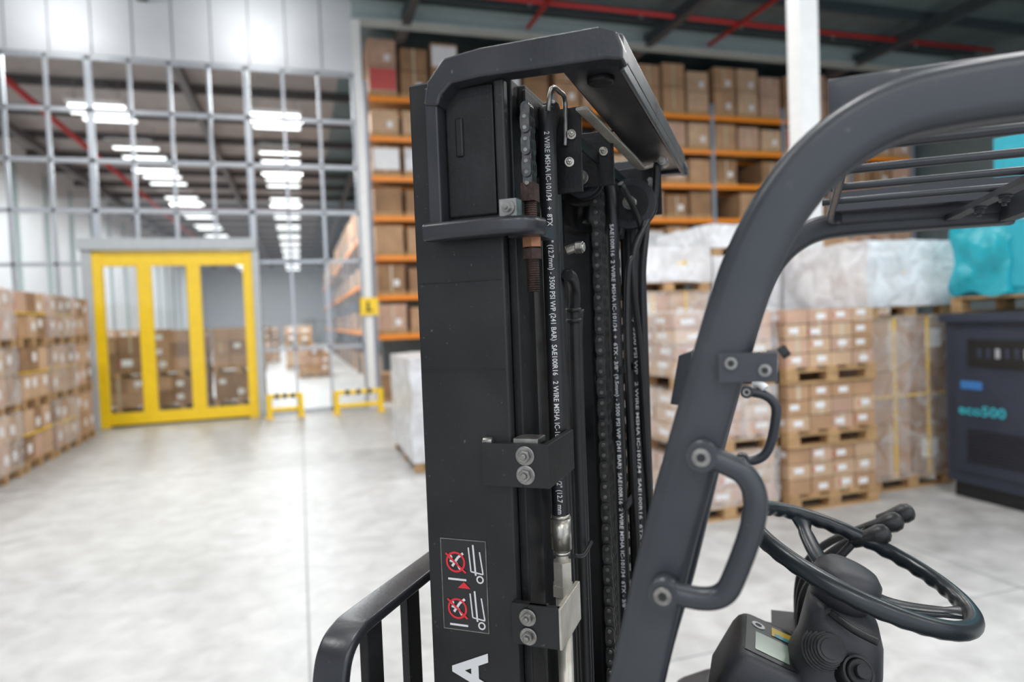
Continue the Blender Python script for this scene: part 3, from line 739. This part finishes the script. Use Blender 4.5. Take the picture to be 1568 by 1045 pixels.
for h,r in ((-.065,.038),(-.05,.044),(-.032,.047),(-.018,.044),(-.008,.034),(-.005,.012),(-.005,.0005)):
    prev.append([W(r*math.cos(2*math.pi*j/36),r*math.sin(2*math.pi*j/36),h) for j in range(36)])
b.loft(prev,'dash')
b.build('steering_wheel')
b=FB()
def pod(path,k,pw=2.8,n=32):
    rings=[]
    for c,a1,a2,ru,rs in path:
        rg=[]
        for j in range(n):
            q=2*math.pi*j/n; cu,su=math.cos(q),math.sin(q)
            e=2/pw; x=math.copysign(abs(cu)**e,cu); y=math.copysign(abs(su)**e,su)
            rg.append(c+a1*x*ru+a2*y*rs)
        rings.append(rg)
    b.loft(rings,k)
pth=[]
for i,(h,ru,rs) in enumerate(((-.062,.036,.036),(-.072,.048,.050),(-.10,.054,.058),(-.14,.058,.062),(-.19,.062,.068),(-.26,.068,.08))):
    pth.append((W(0,0,h)+Vector((0,-.010*min(i,3),0)),wu,ws,ru,rs))
pod(pth,'dash')
ax=Vector((-.85,-.15,.45)).normalized()
bc=Vector((1.012,-.068,1.277))
for i in range(6):
    c=bc+ax*(.0065*i); b.cyl(c,c+ax*.004,.031-.0028*i,'black',n=28); b.cyl(c+ax*.004,c+ax*.0065,.027-.0028*i,'black',n=28)
kc=Vector((.988,-.103,1.262)); ax2=Vector((-.75,-.35,.5)).normalized()
b.cyl(kc-ax2*.02,kc+ax2*.010,.021,'black',n=30); b.cyl(kc+ax2*.010,kc+ax2*.014,.018,'mast',r1=.015,n=30); b.cyl(kc+ax2*.014,kc+ax2*.024,.009,'black',n=20)
b.tube([(1.0,-.075,1.335),(.985,-.10,1.322),(.975,-.13,1.312)],.005,'black')
b.build('steering_column_pod',bevel=0)
b=FB()
dz=1.258
o=Vector((1.052,.003,dz)); du=Vector((0,-.93,-.36)).normalized(); ds=Vector((1,0,0)); dn=ds.cross(du).normalized()
if dn.z<0: dn=-dn
def D(u,s_,h): return o+du*u+ds*s_+dn*h
rings=[]
for h,g in ((-.09,.012),(-.02,.004),(-.006,0),(0,-.004),(.002,-.010)):
    rings.append([D(x,y,h) for x,y in rrect(.094+2*g,.145+2*g,.018,5)])
b.loft(rings,'dash',smooth=True)
def flat(u0,u1,s0,s1,h,k): b.add([D(u0,s0,h),D(u1,s0,h),D(u1,s1,h),D(u0,s1,h)],[(0,1,2,3)],k)
flat(-.036,.038,-.058,.058,.003,'labelblk'); flat(-.022,.026,-.046,.010,.0036,'lcd')
flat(.002,.032,.020,.048,.0038,'yellow'); flat(.006,.028,.020,.030,.0041,'teal')
b.add([D(-.018+.010*math.cos(2*math.pi*j/20),.034+.010*math.sin(2*math.pi*j/20),.0038) for j in range(20)],[tuple(range(20))],'label'); b.add([D(-.018+.005*math.cos(2*math.pi*j/20),.034+.005*math.sin(2*math.pi*j/20),.0042) for j in range(20)],[tuple(range(20))],'black')
b.build('display_unit')
b=FB()
for i,(s_,t_,z_) in enumerate(((1.20,-.150,1.380),(1.245,-.175,1.388),(1.295,-.200,1.390))):
    b.tube([(s_-.01,-.045,1.16),(s_-.01,-.045,1.25),(s_-.008,-.060,1.30),(s_-.004,-.10,1.340),(s_,t_+.025,z_-.012)],.0065,'black',n=12)
    ax=Vector((0,-.9,.35)).normalized(); c=Vector((s_,t_,z_)); rings=[]
    a=ax.orthogonal().normalized(); bb=ax.cross(a)
    for h,r in ((-.028,.006),(-.026,.010),(-.01,.0115),(.005,.0145),(.016,.0165),(.026,.014),(.031,.007),(.032,.0005)):
        rings.append([c+ax*h+(a*math.cos(2*math.pi*j/20)+bb*math.sin(2*math.pi*j/20))*r for j in range(20)])
    b.loft(rings,'black')
b.box(1.16,1.31,-.10,.0,1.10,1.20,'dash')
b.build('hydraulic_levers')
# ---------------------------------------------------------------- camera
H=1.75; p=0.0335; rho=0.038
Fv=Vector((math.sin(yaw)*math.cos(p), math.cos(yaw)*math.cos(p), -math.sin(p)))
U0=Rv.cross(Fv)
r=Rv*math.cos(rho)-U0*math.sin(rho); u=Rv*math.sin(rho)+U0*math.cos(rho)
cd=bpy.data.cameras.new('camera'); cd.sensor_width=36; cd.lens=24.0; cd.clip_start=.05; cd.clip_end=300
cd.dof.use_dof=True; cd.dof.focus_distance=.88; cd.dof.aperture_fstop=2.9
cam=bpy.data.objects.new('camera',cd); COL.objects.link(cam); scene.camera=cam
m=Matrix((( r.x,u.x,-Fv.x,0),(r.y,u.y,-Fv.y,0),(r.z,u.z,-Fv.z,H),(0,0,0,1)))
cam.matrix_world=m
scene.view_settings.view_transform='Standard'
scene.view_settings.exposure=.55
